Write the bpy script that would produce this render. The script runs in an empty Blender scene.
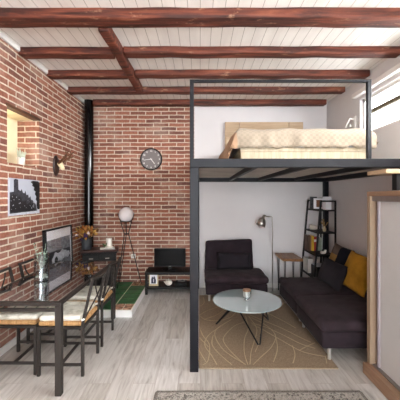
import bpy, bmesh, math, random
from mathutils import Vector, Matrix, noise
C = bpy.context.scene.collection
PI = math.pi
R = math.radians
random.seed(7)

# ------------------------------------------------------------------ materials
def lin(h):
    h = h.lstrip('#'); v = [int(h[i:i+2], 16)/255 for i in (0, 2, 4)]
    return tuple((c/12.92 if c <= .04045 else ((c+.055)/1.055)**2.4) for c in v) + (1,)

class NT:
    def __init__(s, name):
        s.m = bpy.data.materials.new(name); s.m.use_nodes = True
        s.t = s.m.node_tree; s.t.nodes.clear()
        s.out = s.n('ShaderNodeOutputMaterial'); s.b = s.n('ShaderNodeBsdfPrincipled')
        s.l(s.b.outputs[0], s.out.inputs[0])
    def n(s, typ, **kw):
        nd = s.t.nodes.new(typ)
        for k, v in kw.items(): setattr(nd, k, v)
        return nd
    def l(s, a, b): s.t.links.new(a, b)
    def coord(s, scale=(1, 1, 1)):
        tc = s.n('ShaderNodeTexCoord'); mp = s.n('ShaderNodeMapping'); mp.inputs['Scale'].default_value = scale
        s.l(tc.outputs['Object'], mp.inputs[0]); return mp.outputs[0]
    def noise(s, vec, scale, detail=4, rough=.55, dist=0):
        nd = s.n('ShaderNodeTexNoise'); nd.inputs['Scale'].default_value = scale
        nd.inputs['Detail'].default_value = detail; nd.inputs['Roughness'].default_value = rough
        nd.inputs['Distortion'].default_value = dist
        s.l(vec, nd.inputs['Vector']); return nd.outputs['Fac']
    def ramp(s, fac, stops):
        r = s.n('ShaderNodeValToRGB'); e = r.color_ramp.elements
        while len(e) < len(stops): e.new(.5)
        for i, (p, c) in enumerate(stops): e[i].position = p; e[i].color = lin(c) if isinstance(c, str) else c
        s.l(fac, r.inputs[0]); return r.outputs[0]
    def mix(s, fac, a, b, mode='MIX'):
        m = s.n('ShaderNodeMix', data_type='RGBA', blend_type=mode)
        for sock, v in ((m.inputs[0], fac), (m.inputs[6], a), (m.inputs[7], b)):
            if hasattr(v, 'is_linked'): s.l(v, sock)
            else: sock.default_value = v
        return m.outputs[2]
    def bump(s, h, strength=.3, dist=.01):
        b = s.n('ShaderNodeBump'); b.inputs['Strength'].default_value = strength; b.inputs['Distance'].default_value = dist
        s.l(h, b.inputs['Height']); s.l(b.outputs[0], s.b.inputs['Normal'])
    def set(s, col=None, rough=.5, metal=0, spec=.5, coat=0):
        if col is not None:
            if hasattr(col, 'is_linked'): s.l(col, s.b.inputs['Base Color'])
            else: s.b.inputs['Base Color'].default_value = col
        s.b.inputs['Roughness'].default_value = rough; s.b.inputs['Metallic'].default_value = metal
        s.b.inputs['Specular IOR Level'].default_value = spec; s.b.inputs['Coat Weight'].default_value = coat
        return s.m

def plain(name, hexc, rough=.5, metal=0, spec=.5, var=.06, vs=8, bump=0, bs=80, coat=0):
    t = NT(name); v = t.coord(); c = lin(hexc)
    f = t.noise(v, vs, 3)
    a = tuple(x*(1-var*2) for x in c[:3])+(1,); b = tuple(min(1, x*(1+var*2)) for x in c[:3])+(1,)
    col = t.ramp(f, [(.3, a), (.7, b)])
    if bump: t.bump(t.noise(v, bs, 3), bump, .004)
    return t.set(col, rough, metal, spec, coat)

def fabric(name, hexc, var=.12, bs=350, rough=.95, bump=.35, vs=9):
    t = NT(name); v = t.coord(); c = lin(hexc)
    f = t.noise(v, vs, 5)
    a = tuple(x*(1-var*2) for x in c[:3])+(1,); b = tuple(min(1, x*(1+var*2)) for x in c[:3])+(1,)
    col = t.ramp(f, [(.3, a), (.7, b)])
    t.bump(t.noise(v, bs, 2), bump, .003)
    t.b.inputs['Sheen Weight'].default_value = .03
    return t.set(col, rough, 0, .15)

def wood(name, stops, axis='x', s=1.0, rough=.5, bump=.2, stretch=14, spec=.4, fine=1.0):
    t = NT(name)
    sc = {'x': (1, stretch, stretch), 'y': (stretch, 1, stretch), 'z': (stretch, stretch, 1)}[axis]
    v = t.coord(tuple(k*s for k in sc))
    f = t.noise(v, 1.6, 8, .62, .6)
    col = t.ramp(f, stops)
    t.bump(t.noise(v, 5*fine, 6, .7), bump, .01)
    return t.set(col, rough, 0, spec)

def brick_mat():
    t = NT('red_brick')
    g = t.n('ShaderNodeNewGeometry'); tc = t.n('ShaderNodeTexCoord')
    sn = t.n('ShaderNodeSeparateXYZ'); t.l(g.outputs['True Normal'], sn.inputs[0])
    sp = t.n('ShaderNodeSeparateXYZ'); t.l(tc.outputs['Object'], sp.inputs[0])
    def M(op, a, b=None, c=None):
        m = t.n('ShaderNodeMath', operation=op)
        for i, v in enumerate((a, b, c)):
            if v is None: continue
            if hasattr(v, 'is_linked'): t.l(v, m.inputs[i])
            else: m.inputs[i].default_value = v
        return m.outputs[0]
    isx = M('GREATER_THAN', M('ABSOLUTE', sn.outputs[0]), .5)
    u = M('ADD', M('MULTIPLY', sp.outputs[1], isx), M('MULTIPLY', sp.outputs[0], M('SUBTRACT', 1, isx)))
    cb = t.n('ShaderNodeCombineXYZ'); t.l(u, cb.inputs[0]); t.l(sp.outputs[2], cb.inputs[1])
    wob = t.n('ShaderNodeTexNoise'); wob.inputs['Scale'].default_value = 7; wob.inputs['Detail'].default_value = 2
    t.l(tc.outputs['Object'], wob.inputs['Vector'])
    vs = t.n('ShaderNodeVectorMath', operation='SUBTRACT'); t.l(wob.outputs['Color'], vs.inputs[0]); vs.inputs[1].default_value = (.5, .5, .5)
    vm = t.n('ShaderNodeVectorMath', operation='SCALE'); t.l(vs.outputs[0], vm.inputs[0]); vm.inputs['Scale'].default_value = .016
    va = t.n('ShaderNodeVectorMath', operation='ADD'); t.l(cb.outputs[0], va.inputs[0]); t.l(vm.outputs[0], va.inputs[1])
    br = t.n('ShaderNodeTexBrick'); br.offset = .5; br.squash = 1
    for k, v in (('Scale', 1), ('Mortar Size', .0095), ('Mortar Smooth', .35), ('Bias', 0), ('Brick Width', .272), ('Row Height', .0685)):
        br.inputs[k].default_value = v
    br.inputs['Color1'].default_value = (0, 0, 0, 1); br.inputs['Color2'].default_value = (1, 1, 1, 1)
    br.inputs['Mortar'].default_value = (.5, .5, .5, 1)
    t.l(va.outputs[0], br.inputs['Vector'])
    bc = t.ramp(br.outputs['Color'], [(0, '#84554a'), (.3, '#9a6452'), (.55, '#ad7360'), (.8, '#9f6753'), (1, '#78524b')])
    n1 = t.noise(tc.outputs['Object'], 32, 5, .6)
    bc = t.mix(.55, bc, t.ramp(n1, [(.3, '#9a9a9a'), (.7, '#ffffff')]), 'MULTIPLY')
    n2 = t.noise(tc.outputs['Object'], 2.1, 4, .6)
    smear = t.ramp(n2, [(.5, (0, 0, 0, 1)), (.72, (.38, .38, .38, 1))])
    bc = t.mix(smear, bc, lin('#cdb5a6'))
    mc = t.ramp(n1, [(.3, '#bba894'), (.7, '#dccdbb')])
    col = t.mix(br.outputs['Fac'], bc, mc)
    h = M('ADD', M('MULTIPLY', M('SUBTRACT', 1, br.outputs['Fac']), 1.0), M('MULTIPLY', n1, .5))
    t.bump(h, .55, .008)
    return t.set(col, .9, 0, .2)

def floor_mat():
    t = NT('grey_oak_laminate'); tc = t.n('ShaderNodeTexCoord')
    sp = t.n('ShaderNodeSeparateXYZ'); t.l(tc.outputs['Object'], sp.inputs[0])
    cb = t.n('ShaderNodeCombineXYZ'); t.l(sp.outputs[1], cb.inputs[0]); t.l(sp.outputs[0], cb.inputs[1])
    br = t.n('ShaderNodeTexBrick'); br.offset = .37
    for k, v in (('Scale', 1), ('Mortar Size', .0012), ('Mortar Smooth', .1), ('Bias', 0), ('Brick Width', 1.28), ('Row Height', .19)):
        br.inputs[k].default_value = v
    br.inputs['Color1'].default_value = (0, 0, 0, 1); br.inputs['Color2'].default_value = (1, 1, 1, 1); br.inputs['Mortar'].default_value = (.5, .5, .5, 1)
    t.l(cb.outputs[0], br.inputs['Vector'])
    # grain shifted per plank
    add = t.n('ShaderNodeVectorMath', operation='MULTIPLY_ADD')
    t.l(br.outputs['Color'], add.inputs[0]); add.inputs[1].default_value = (7, 3, 0); t.l(tc.outputs['Object'], add.inputs[2])
    mp = t.n('ShaderNodeMapping'); mp.inputs['Scale'].default_value = (15, 1.5, 1); t.l(add.outputs[0], mp.inputs[0])
    g = t.noise(mp.outputs[0], 1.5, 8, .62, 1.1)
    c1 = t.ramp(g, [(.28, '#98938f'), (.42, '#b7b3af'), (.55, '#c7c4c1'), (.75, '#d3d1ce')])
    pv = t.ramp(br.outputs['Color'], [(0, '#e4e0db'), (1, '#ffffff')])
    c2 = t.mix(1, c1, pv, 'MULTIPLY')
    col = t.mix(br.outputs['Fac'], c2, lin('#9c9187'))
    t.bump(g, .08, .004)
    return t.set(col, .42, 0, .4)

def ceiling_mat():
    t = NT('white_ceiling_boards'); tc = t.n('ShaderNodeTexCoord')
    sp = t.n('ShaderNodeSeparateXYZ'); t.l(tc.outputs['Object'], sp.inputs[0])
    m = t.n('ShaderNodeMath', operation='MULTIPLY'); t.l(sp.outputs[0], m.inputs[0]); m.inputs[1].default_value = 1/.108
    f = t.n('ShaderNodeMath', operation='FRACT'); t.l(m.outputs[0], f.inputs[0])
    g = t.n('ShaderNodeMath', operation='LESS_THAN'); t.l(f.outputs[0], g.inputs[0]); g.inputs[1].default_value = .045
    n = t.noise(t.coord((4, .6, 1)), 3, 3)
    col = t.mix(g.outputs[0], t.ramp(n, [(.3, '#e3dfda'), (.7, '#eeebe6')]), lin('#a39d97'))
    return t.set(col, .6, 0, .3)

def beam_mat():
    t = NT('aged_beam_wood'); v = t.coord((1, 12, 12)); tc = t.coord()
    f = t.noise(v, 1.5, 8, .65, .7)
    c = t.ramp(f, [(.28, '#1f0f0b'), (.42, '#43211a'), (.56, '#693526'), (.72, '#8f553d')])
    p = t.ramp(t.noise(t.coord((3.5, 9, 9)), 1.3, 6, .7), [(.60, (0, 0, 0, 1)), (.70, (.6, .6, .6, 1))])
    c = t.mix(p, c, lin('#b98f74'))
    t.bump(f, .6, .02)
    return t.set(c, .62, 0, .35)

def schlick(t, f0, power=5):
    lw = t.n('ShaderNodeLayerWeight'); lw.inputs[0].default_value = .5
    p = t.n('ShaderNodeMath', operation='POWER'); t.l(lw.outputs['Facing'], p.inputs[0]); p.inputs[1].default_value = power
    m = t.n('ShaderNodeMath', operation='MULTIPLY_ADD', use_clamp=True); t.l(p.outputs[0], m.inputs[0]); m.inputs[1].default_value = 1-f0; m.inputs[2].default_value = f0
    return m.outputs[0]

def glass_mat(name, tint=(1, 1, 1, 1), refl=.08, ior=1.45, rough=0.0):
    t = NT(name); t.t.nodes.remove(t.b)
    a = t.n('ShaderNodeBsdfTransparent'); a.inputs[0].default_value = tint
    b = t.n('ShaderNodeBsdfGlossy'); b.inputs['Roughness'].default_value = rough; b.inputs[0].default_value = (.95, .95, .95, 1)
    m = t.n('ShaderNodeMixShader'); t.l(schlick(t, ((ior-1)/(ior+1))**2+refl), m.inputs[0]); t.l(a.outputs[0], m.inputs[1]); t.l(b.outputs[0], m.inputs[2])
    t.l(m.outputs[0], t.out.inputs[0]); return t.m

def table_glass():
    t = NT('smoked_table_glass'); t.t.nodes.remove(t.b)
    d = t.n('ShaderNodeBsdfDiffuse'); d.inputs[0].default_value = lin('#5b5755')
    tr = t.n('ShaderNodeBsdfTransparent'); tr.inputs[0].default_value = (.62, .62, .62, 1)
    b = t.n('ShaderNodeBsdfGlossy'); b.inputs['Roughness'].default_value = .012; b.inputs[0].default_value = (.74, .77, .82, 1)
    m0 = t.n('ShaderNodeMixShader'); m0.inputs[0].default_value = .5; t.l(d.outputs[0], m0.inputs[1]); t.l(tr.outputs[0], m0.inputs[2])
    m = t.n('ShaderNodeMixShader'); t.l(schlick(t, .42, 3), m.inputs[0]); t.l(m0.outputs[0], m.inputs[1]); t.l(b.outputs[0], m.inputs[2])
    t.l(m.outputs[0], t.out.inputs[0]); return t.m

def speckle(name, stops, scale=120, bump=.6):
    t = NT(name); v = t.coord()
    col = t.ramp(t.noise(v, scale, 3, .7), stops)
    t.bump(t.noise(v, scale*1.5, 2), bump, .006)
    return t.set(col, .98, 0, .1)

def quilt_mat(name, c1, c2):
    t = NT(name); v = t.coord((1, 1, 1))
    w = t.n('ShaderNodeTexChecker'); w.inputs['Scale'].default_value = 34; t.l(v, w.inputs['Vector'])
    w.inputs[1].default_value = lin(c1); w.inputs[2].default_value = lin(c2)
    t.bump(w.outputs['Fac'], .35, .006)
    t.b.inputs['Sheen Weight'].default_value = .1
    return t.set(w.outputs['Color'], .95, 0, .1)

BRICK = brick_mat(); FLOOR = floor_mat(); CEIL = ceiling_mat(); BEAM = beam_mat()
PLASTER = plain('white_plaster', '#d9d6d7', .9, var=.015, vs=2, bump=.12, bs=60)
CREAM = plain('cream_plaster', '#e9e0c0', .9, var=.02)
WHITEP = plain('white_paint', '#e6e4e1', .5, var=.01)
STEEL = plain('black_steel', '#121218', .45, 0, .22, var=.05, bump=.08, bs=40)
STEELB = plain('dark_bronze_steel', '#2a2522', .5, 0, .35, var=.08)
BLACKM = plain('matt_black_metal', '#0f0f11', .5, 0, .35)
FLUE = plain('black_enamel', '#060607', .14, 0, .4, var=.02)
CHROME = plain('chrome', '#cfccc8', .3, .6, .5, var=.02)
NICKEL = plain('brushed_nickel', '#b9b2aa', .33, .9, .5, var=.05)
LINTEL = wood('lintel_wood', [(.3, '#2c1c14'), (.7, '#6b4630')], 'y')
OAK = wood('pale_oak', [(.3, '#836f5c'), (.5, '#94806b'), (.75, '#9f8b76')], 'z', 1.5, .5, .08)
OAKX = wood('pale_oak_headboard', [(.3, '#a58b6e'), (.5, '#b69c7e'), (.75, '#c2a98b')], 'x', 1.5, .5, .08)
OAKY = wood('pale_oak_plinth', [(.3, '#7d614c'), (.5, '#90725b'), (.75, '#9c7f67')], 'y', 1.5, .5, .08)
BEDW = wood('bleached_pine', [(.3, '#93866f'), (.5, '#a59881'), (.75, '#b0a48f')], 'z', 2, .6, .1, 10)
DECKW = plain('deck_underside', '#b9b0a5', .8, var=.08, vs=3)
DARKW = wood('espresso_wood', [(.3, '#070505'), (.5, '#0e0a09'), (.75, '#17100e')], 'x', 1, .45, .08, 14, .3)
REDW = wood('polished_mahogany', [(.3, '#1f0d0a'), (.6, '#3a1912'), (.8, '#4c2419')], 'x', 1, .3, .05)
LIVE = wood('live_edge_wood', [(.3, '#4a2b16'), (.45, '#7d5230'), (.6, '#9a6d45'), (.8, '#6a4224')], 'y', 2, .5, .3)
SOFA = fabric('aubergine_sofa_fabric', '#2b2328', .12)
SOFA2 = fabric('aubergine_sofa_seat_fabric', '#33292e', .2, vs=6)
GREYC = fabric('charcoal_cushion_fabric', '#262227', .08)
NAVY = fabric('navy_cushion_fabric', '#15151e', .08)
TAUPE = fabric('taupe_stripe_fabric', '#5d5049', .06)
GOLD = fabric('gold_stripe_fabric', '#94703e', .06)
MUST = fabric('mustard_fabric', '#a37826', .12)
TANRUG = speckle('tan_rug_pile', [(.3, '#7f6f5c'), (.55, '#94826d'), (.75, '#a18f7a')], 90)
CREAMPILE = speckle('cream_rug_pile', [(.3, '#ab9878'), (.7, '#c0ad8e')], 150)
GREYRUG = speckle('speckled_grey_rug_pile', [(.36, '#4b4744'), (.46, '#8a857f'), (.56, '#aba69e'), (.66, '#57524f')], 42)
RUGEDGE = speckle('rug_border_pile', [(.35, '#45413f'), (.6, '#8c867f')], 140)
RUSH = wood('woven_rush', [(.3, '#8f6a42'), (.5, '#b58a5a'), (.75, '#cba474')], 'z', 6, .8, .6, 6)
CUSH = speckle('marbled_cream_cotton', [(.35, '#b8b2a2'), (.5, '#ddd8ca'), (.7, '#ece8dd')], 9, .25)
TGLASS = table_glass()
CLEAR = glass_mat('clear_glass', (.84, .87, .88, 1), .10)
PANE = glass_mat('window_glass', (.97, .98, .98, 1), .0)
FROST = plain('frosted_pale_glass', '#9dafb4', .06, 0, .9, var=.01, coat=1)
FROST.node_tree.nodes['Principled BSDF'].inputs['IOR'].default_value = 1.9
GLOBE = plain('opal_glass', '#e2dcdc', .25, 0, .5, var=.01, coat=.3)
DOOR = plain('pale_grey_door_panel', '#c0c0c0', .4, var=.01)
TRACK = plain('anodised_track', '#8e8783', .35, .6)
LAV = plain('door_edge_strip', '#a49ca3', .4, .2)
GREEN = plain('green_glazed_tile', '#255c35', .38, 0, .4, var=.22, vs=7)
GROUT = plain('cream_grout', '#d8d3c0', .9)
TERRA = plain('terracotta_brick_tile', '#a9806a', .8, var=.35, vs=22, bump=.4)
SCREEN = plain('tv_screen', '#08080a', .2, 0, .12, var=.02)
TVPL = plain('tv_plastic', '#0c0c0e', .4, 0, .2)
LOGO = plain('pale_marks', '#8b8b8f', .5)
CLOCKF = plain('grey_clock_face', '#77706f', .7, var=.03)
CLOCKW = plain('clock_white', '#e9e6e2', .6)
BONE = plain('bone', '#ddcaa5', .7, var=.12, vs=25)
ANT = plain('antler', '#5e3a20', .6, var=.3, vs=25)
PLAQ = plain('dark_plaque_wood', '#2a1511', .4, var=.1)
PAPER = plain('white_paper', '#efeef2', .8, var=.01)
WAX = plain('candle_wax', '#e9e5dc', .5, var=.01)
COPPER = plain('copper_lid', '#a98063', .4, .4)
DKGREY = plain('dark_grey_ceramic', '#303236', .6)
LEAFO = plain('orange_dried_leaf', '#8f581f', .6, var=.4, vs=20)
LEAFY = plain('golden_dried_leaf', '#b5893f', .6, var=.35, vs=20)
PURP = plain('purple_petal', '#4a2c58', .7, var=.2)
PINKW = plain('cream_petal', '#e9d8d2', .7)
SPRIG = plain('grey_green_sprig', '#8fa391', .8, var=.2, vs=30)
PALEG = plain('pale_cactus', '#b9c2b2', .8, var=.05)
POTW = plain('white_pot', '#dddbd5', .5, var=.01)
GREENS = plain('small_green_leaf', '#5a6b43', .7, var=.2)
B1 = plain('photo_black', '#121116', .6, var=.15, vs=30)
B2 = plain('photo_dark_grey', '#34343b', .6, var=.3, vs=40)
B3 = plain('photo_mid_grey', '#7d7f86', .6, var=.2, vs=22)
B4 = plain('photo_pale_grey', '#b9bcc4', .6, var=.1, vs=25)
B5 = plain('photo_sky', '#b2b5c0', .6, var=.02)
BEIGE = plain('beige_mat_board', '#cbb994', .7)
BROWNP = plain('brown_print', '#7b4a2c', .6, var=.3, vs=60)
DKBLUE = plain('dark_blue_print', '#2c2b47', .6, var=.2, vs=60)
BK = [plain('book_'+n, h, .6, var=.08) for n, h in (('brown', '#4a3226'), ('umber', '#6b4a33'), ('tan', '#b48a55'), ('yellow', '#d5b02c'), ('red', '#a8322c'), ('grey_green', '#7d8c80'), ('sage', '#8e998c'), ('dark', '#2f2c2e'))]
FILE = plain('pale_grey_card', '#bdb9b3', .7)
WHITEC = plain('glazed_white_ceramic', '#e6e0d6', .3, coat=.3)
TWIG = plain('dried_twig', '#9a7a4c', .8, var=.2)
QUILT = quilt_mat('cream_waffle_quilt', '#948879', '#8b7f70')
QUILTU = fabric('tan_quilt_lining', '#9a7c64', .05)
KHAKI = plain('backlit_window_bar', '#6f6653', .6)  # dark khaki paints in the shade of the bar against the bright window

# ------------------------------------------------------------------ mesh builder
class MB:
    def __init__(s): s.bm = bmesh.new(); s.mi = 0
    def face(s, vs):
        try: f = s.bm.faces.new(vs); f.material_index = s.mi; return f
        except ValueError: return None
    def verts(s, pts): return [s.bm.verts.new(p) for p in pts]
    def box(s, x0, x1, y0, y1, z0, z1, M=None):
        p = [Vector(q) for q in ((x0,y0,z0),(x1,y0,z0),(x1,y1,z0),(x0,y1,z0),(x0,y0,z1),(x1,y0,z1),(x1,y1,z1),(x0,y1,z1))]
        if M: p = [M @ q for q in p]
        v = s.verts(p)
        for f in ((3,2,1,0),(4,5,6,7),(0,1,5,4),(1,2,6,5),(2,3,7,6),(3,0,4,7)): s.face([v[i] for i in f])
        return s
    def bar(s, p, q, w, h=None, up=(0, 0, 1)):
        p, q = Vector(p), Vector(q); h = h or w; d = (q-p).normalized(); up = Vector(up)
        if abs(d.dot(up)) > .98: up = Vector((0, 1, 0))
        a = d.cross(up).normalized()*w/2; b = d.cross(a).normalized()*h/2
        v = s.verts([p-a-b, p+a-b, p+a+b, p-a+b, q-a-b, q+a-b, q+a+b, q-a+b])
        for f in ((0,1,2,3),(7,6,5,4),(0,4,5,1),(1,5,6,2),(2,6,7,3),(3,7,4,0)): s.face([v[i] for i in f])
        return s
    def tube(s, pts, r, n=8):
        pts = [Vector(p) for p in pts]; rs = r if isinstance(r, (list, tuple)) else [r]*len(pts)
        rings = []; prev = None
        for i, p in enumerate(pts):
            d = (pts[min(i+1, len(pts)-1)]-pts[max(i-1, 0)]).normalized()
            if prev is None: a = d.orthogonal().normalized()
            else: a = (prev-d*prev.dot(d)).normalized()
            prev = a; b = d.cross(a)
            rings.append(s.verts([p+(a*math.cos(k*2*PI/n)+b*math.sin(k*2*PI/n))*rs[i] for k in range(n)]))
        for A, B in zip(rings, rings[1:]):
            for k in range(n): s.face([A[k], A[(k+1) % n], B[(k+1) % n], B[k]])
        s.face(rings[0][::-1]); s.face(rings[-1]); return s
    def lathe(s, prof, c=(0, 0, 0), n=24, M=None):
        c = Vector(c); rings = []
        for r, z in prof:
            pts = [Vector((r*math.cos(k*2*PI/n), r*math.sin(k*2*PI/n), z)) for k in range(n)] if r > 1e-6 else [Vector((0, 0, z))]
            if M: pts = [M @ p for p in pts]
            rings.append(s.verts([p+c for p in pts]))
        for A, B in zip(rings, rings[1:]):
            if len(A) == 1 and len(B) == 1: continue
            for k in range(n):
                if len(A) == 1: s.face([A[0], B[(k+1) % n], B[k]][::-1])
                elif len(B) == 1: s.face([A[k], A[(k+1) % n], B[0]])
                else: s.face([A[k], A[(k+1) % n], B[(k+1) % n], B[k]])
        if len(rings[0]) > 1: s.face(rings[0][::-1])
        if len(rings[-1]) > 1: s.face(rings[-1])
        return s
    def rbox(s, c, size, r, n=(8, 8, 8), amp=0, freq=6, M=None, seed=0, fn=None):
        c = Vector(c); h = Vector(size)/2; cache = {}
        def gp(a, i):
            m = n[a]; H = h[a]
            if m < 4 or r > H*.8: return (2*i/m-1)*H
            e = [-H, -H+r*.3, -H+r] if m >= 7 else [-H, -H+r*.6]
            if i < len(e): return e[i]
            if m-i < len(e): return -e[m-i]
            k0 = len(e)-1; lo, hi = e[-1], -e[-1]
            return lo+(hi-lo)*(i-k0)/(m-2*k0)
        def V(i, j, k):
            key = (i, j, k)
            if key in cache: return cache[key]
            p = Vector([gp(a, (i, j, k)[a]) for a in range(3)])
            q = Vector([max(-(h[a]-r), min(h[a]-r, p[a])) for a in range(3)])
            d = p-q
            if d.length > 1e-9:
                p2 = q+d.normalized()*min(r, d.length if d.length < r else r)
            else: p2 = p
            if amp:
                nn = noise.noise_vector((p2+c)*freq+Vector((seed, 0, 0)))
                p2 = p2+nn*amp
            if fn: p2 = fn(p2, h)
            if M: p2 = M @ p2
            cache[key] = s.bm.verts.new(p2+c); return cache[key]
        for a in range(3):
            b, d = (a+1) % 3, (a+2) % 3
            for side in (0, n[a]):
                for i in range(n[b]):
                    for j in range(n[d]):
                        def key(ii, jj):
                            k = [0, 0, 0]; k[a] = side; k[b] = ii; k[d] = jj; return tuple(k)
                        vs = [V(*key(i, j)), V(*key(i+1, j)), V(*key(i+1, j+1)), V(*key(i, j+1))]
                        s.face(vs if side else vs[::-1])
        return s
    def pillow(s, M, w, h, t, n=14, seed=0, amp=.008, mats=None):
        """soft cushion: width along local x, height along local z, thickness along y"""
        g = {}
        for side in (-1, 1):
            for i in range(n+1):
                for j in range(n+1):
                    u = 2*i/n-1; v = 2*j/n-1; edge = i in (0, n) or j in (0, n)
                    if edge and side == 1: g[(1, i, j)] = g[(-1, i, j)]; continue
                    k = max(0, (1-abs(u)**2.6)*(1-abs(v)**2.6))**.5
                    pin = 1-.07*(1-(abs(u)*abs(v))**1.5)*max(abs(u), abs(v))**4
                    p = Vector((u*w/2*(1-.05*(1-abs(v)**2)*0)*pin, side*t/2*k, v*h/2*pin))
                    p += noise.noise_vector(p*7+Vector((seed, side, 0)))*amp
                    g[(side, i, j)] = s.bm.verts.new(M @ p)
        for side in (-1, 1):
            for i in range(n):
                for j in range(n):
                    if mats: s.mi = mats((i+.5)/n, (j+.5)/n)
                    vs = [g[(side, i, j)], g[(side, i+1, j)], g[(side, i+1, j+1)], g[(side, i, j+1)]]
                    s.face(vs if side < 0 else vs[::-1])
        return s
    def sphere(s, c, r, n=20, sc=(1, 1, 1)):
        prof = [(r*math.sin(PI*i/n), -r*math.cos(PI*i/n)) for i in range(n+1)]
        prof[0] = (0, -r); prof[-1] = (0, r)
        M = Matrix.Diagonal((sc[0], sc[1], sc[2]))
        return s.lathe(prof, c, n*2, M.to_4x4())
    def poly(s, pts, flip=False):
        v = s.verts(pts); s.face(v[::-1] if flip else v); return s
    def prism(s, pts, off):
        off = Vector(off); a = s.verts(pts); b = s.verts([Vector(p)+off for p in pts]); n = len(a)
        s.face(a[::-1]); s.face(b)
        for i in range(n): s.face([a[i], a[(i+1) % n], b[(i+1) % n], b[i]])
        return s

def basis(o):
    M = Matrix.Identity(4)
    while o is not None:
        M = Matrix.LocRotScale(o.location, o.rotation_euler, None) @ M; o = o.parent
    return M

def put(name, mb, mats, parent=None, smooth=False, bevel=0, label=None):
    bm = mb.bm
    bmesh.ops.recalc_face_normals(bm, faces=bm.faces)
    me = bpy.data.meshes.new(name)
    if parent is not None:
        bm.transform(basis(parent).inverted())
    bm.to_mesh(me); bm.free()
    for m in (mats if isinstance(mats, (list, tuple)) else [mats]): me.materials.append(m)
    if smooth:
        for p in me.polygons: p.use_smooth = True
    o = bpy.data.objects.new(name, me); C.objects.link(o)
    if parent is not None: o.parent = parent
    if bevel:
        b = o.modifiers.new('bevel', 'BEVEL'); b.width = bevel; b.segments = 2; b.limit_method = 'ANGLE'; b.angle_limit = R(40)
    if smooth == 'auto':
        for p in me.polygons: p.use_smooth = True
        md = o.modifiers.new('edge', 'EDGE_SPLIT'); md.split_angle = R(38)
    if label: o['label'] = label
    return o

def tag(o, label, cat, group=None):
    o['label'] = label; o['category'] = cat; o['kind'] = 'thing'
    if group: o['group'] = group
    return o
def struct(o):
    o['kind'] = 'structure'; return o
def thing(name, label, cat, loc=(0, 0, 0), rz=0, group=None):
    o = bpy.data.objects.new(name, None); C.objects.link(o)
    o.empty_display_size = .1; o.location = loc; o.rotation_euler = (0, 0, rz)
    return tag(o, label, cat, group)
def dup(root, loc, rz, label, group=None):
    def rec(o, parent):
        c = o.copy(); C.objects.link(c); c.parent = parent
        for ch in list(o.children): rec(ch, c)
        return c
    r = rec(root, None); r.location = loc; r.rotation_euler = (0, 0, rz); r['label'] = label
    if group: r['group'] = group
    return r

# ------------------------------------------------------------------ room
XL, XR, YB, YF, ZC = -2.0, 2.22, 5.25, -2.6, 3.23
struct(put('floor', MB().box(XL-.3, XR+.2, YF-.2, YB+.2, -.1, 0), FLOOR))
struct(put('ceiling', MB().box(XL-.3, XR+.2, YF-.2, YB+.2, ZC, ZC+.12), CEIL))
# left brick wall with recessed niche
NY0, NY1, NZ0, NZ1, ND = 3.11, 3.73, 1.95, 2.54, .27
w = MB()
w.box(XL-.3, XL, YF, NY0, 0, ZC).box(XL-.3, XL, NY1, YB+.2, 0, ZC).box(XL-.3, XL, NY0, NY1, 0, NZ0).box(XL-.3, XL, NY0, NY1, NZ1+.025, ZC)
bmesh.ops.remove_doubles(w.bm, verts=w.bm.verts, dist=1e-5)
struct(put('wall_left', w, BRICK))
n = MB().box(XL-.32, XL-ND, NY0-.02, NY1+.02, NZ0-.02, NZ1+.02)
struct(put('wall_niche', n, CREAM))
struct(put('trim_1', MB().box(XL-.07, XL+.004, NY0-.02, NY1+.02, NZ1-.006, NZ1+.025), LINTEL))
struct(put('wall_niche_soffit', MB().box(XL-.275, XL-.07, NY0-.02, NY1+.02, NZ1, NZ1+.025), CREAM))
struct(put('wall_back', MB().box(XL-.3, -.1, YB, YB+.2, 0, ZC), BRICK))
struct(put('wall_back_plaster', MB().box(-.1, XR+.2, YB, YB+.2, 0, ZC), PLASTER))
WY0, WY1, WZ0, WZ1 = -1.2, 4.16, 2.43, 2.93
w = MB()
w.box(XR, XR+.15, YF, YB+.2, 0, WZ0).box(XR, XR+.15, YF, YB+.2, WZ1, ZC).box(XR, XR+.15, WY1, YB+.2, WZ0, WZ1).box(XR, XR+.15, YF, WY0, WZ0, WZ1)
struct(put('wall_right', w, PLASTER))
# rear wall behind the camera, wide window
VX0, VX1, VZ0, VZ1 = -1.7, 1.9, .5, 2.7
w = MB()
w.box(XL-.3, XR+.2, YF-.15, YF, 0, VZ0).box(XL-.3, XR+.2, YF-.15, YF, VZ1, ZC).box(XL-.3, VX0, YF-.15, YF, VZ0, VZ1).box(VX1, XR+.2, YF-.15, YF, VZ0, VZ1)
struct(put('wall_front', w, PLASTER))
wn = struct(bpy.data.objects.new('window_2', None)); C.objects.link(wn)
f = MB()
for x in (VX0, -.5, .7, VX1-.05): f.box(x, x+.05, YF-.1, YF-.05, VZ0, VZ1)
f.box(VX0, VX1, YF-.1, YF-.05, VZ0, VZ0+.05).box(VX0, VX1, YF-.1, YF-.05, VZ1-.05, VZ1)
put('window_frame', f, WHITEP, wn); put('pane', MB().box(VX0, VX1, YF-.08, YF-.075, VZ0, VZ1), PANE, wn)
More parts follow.
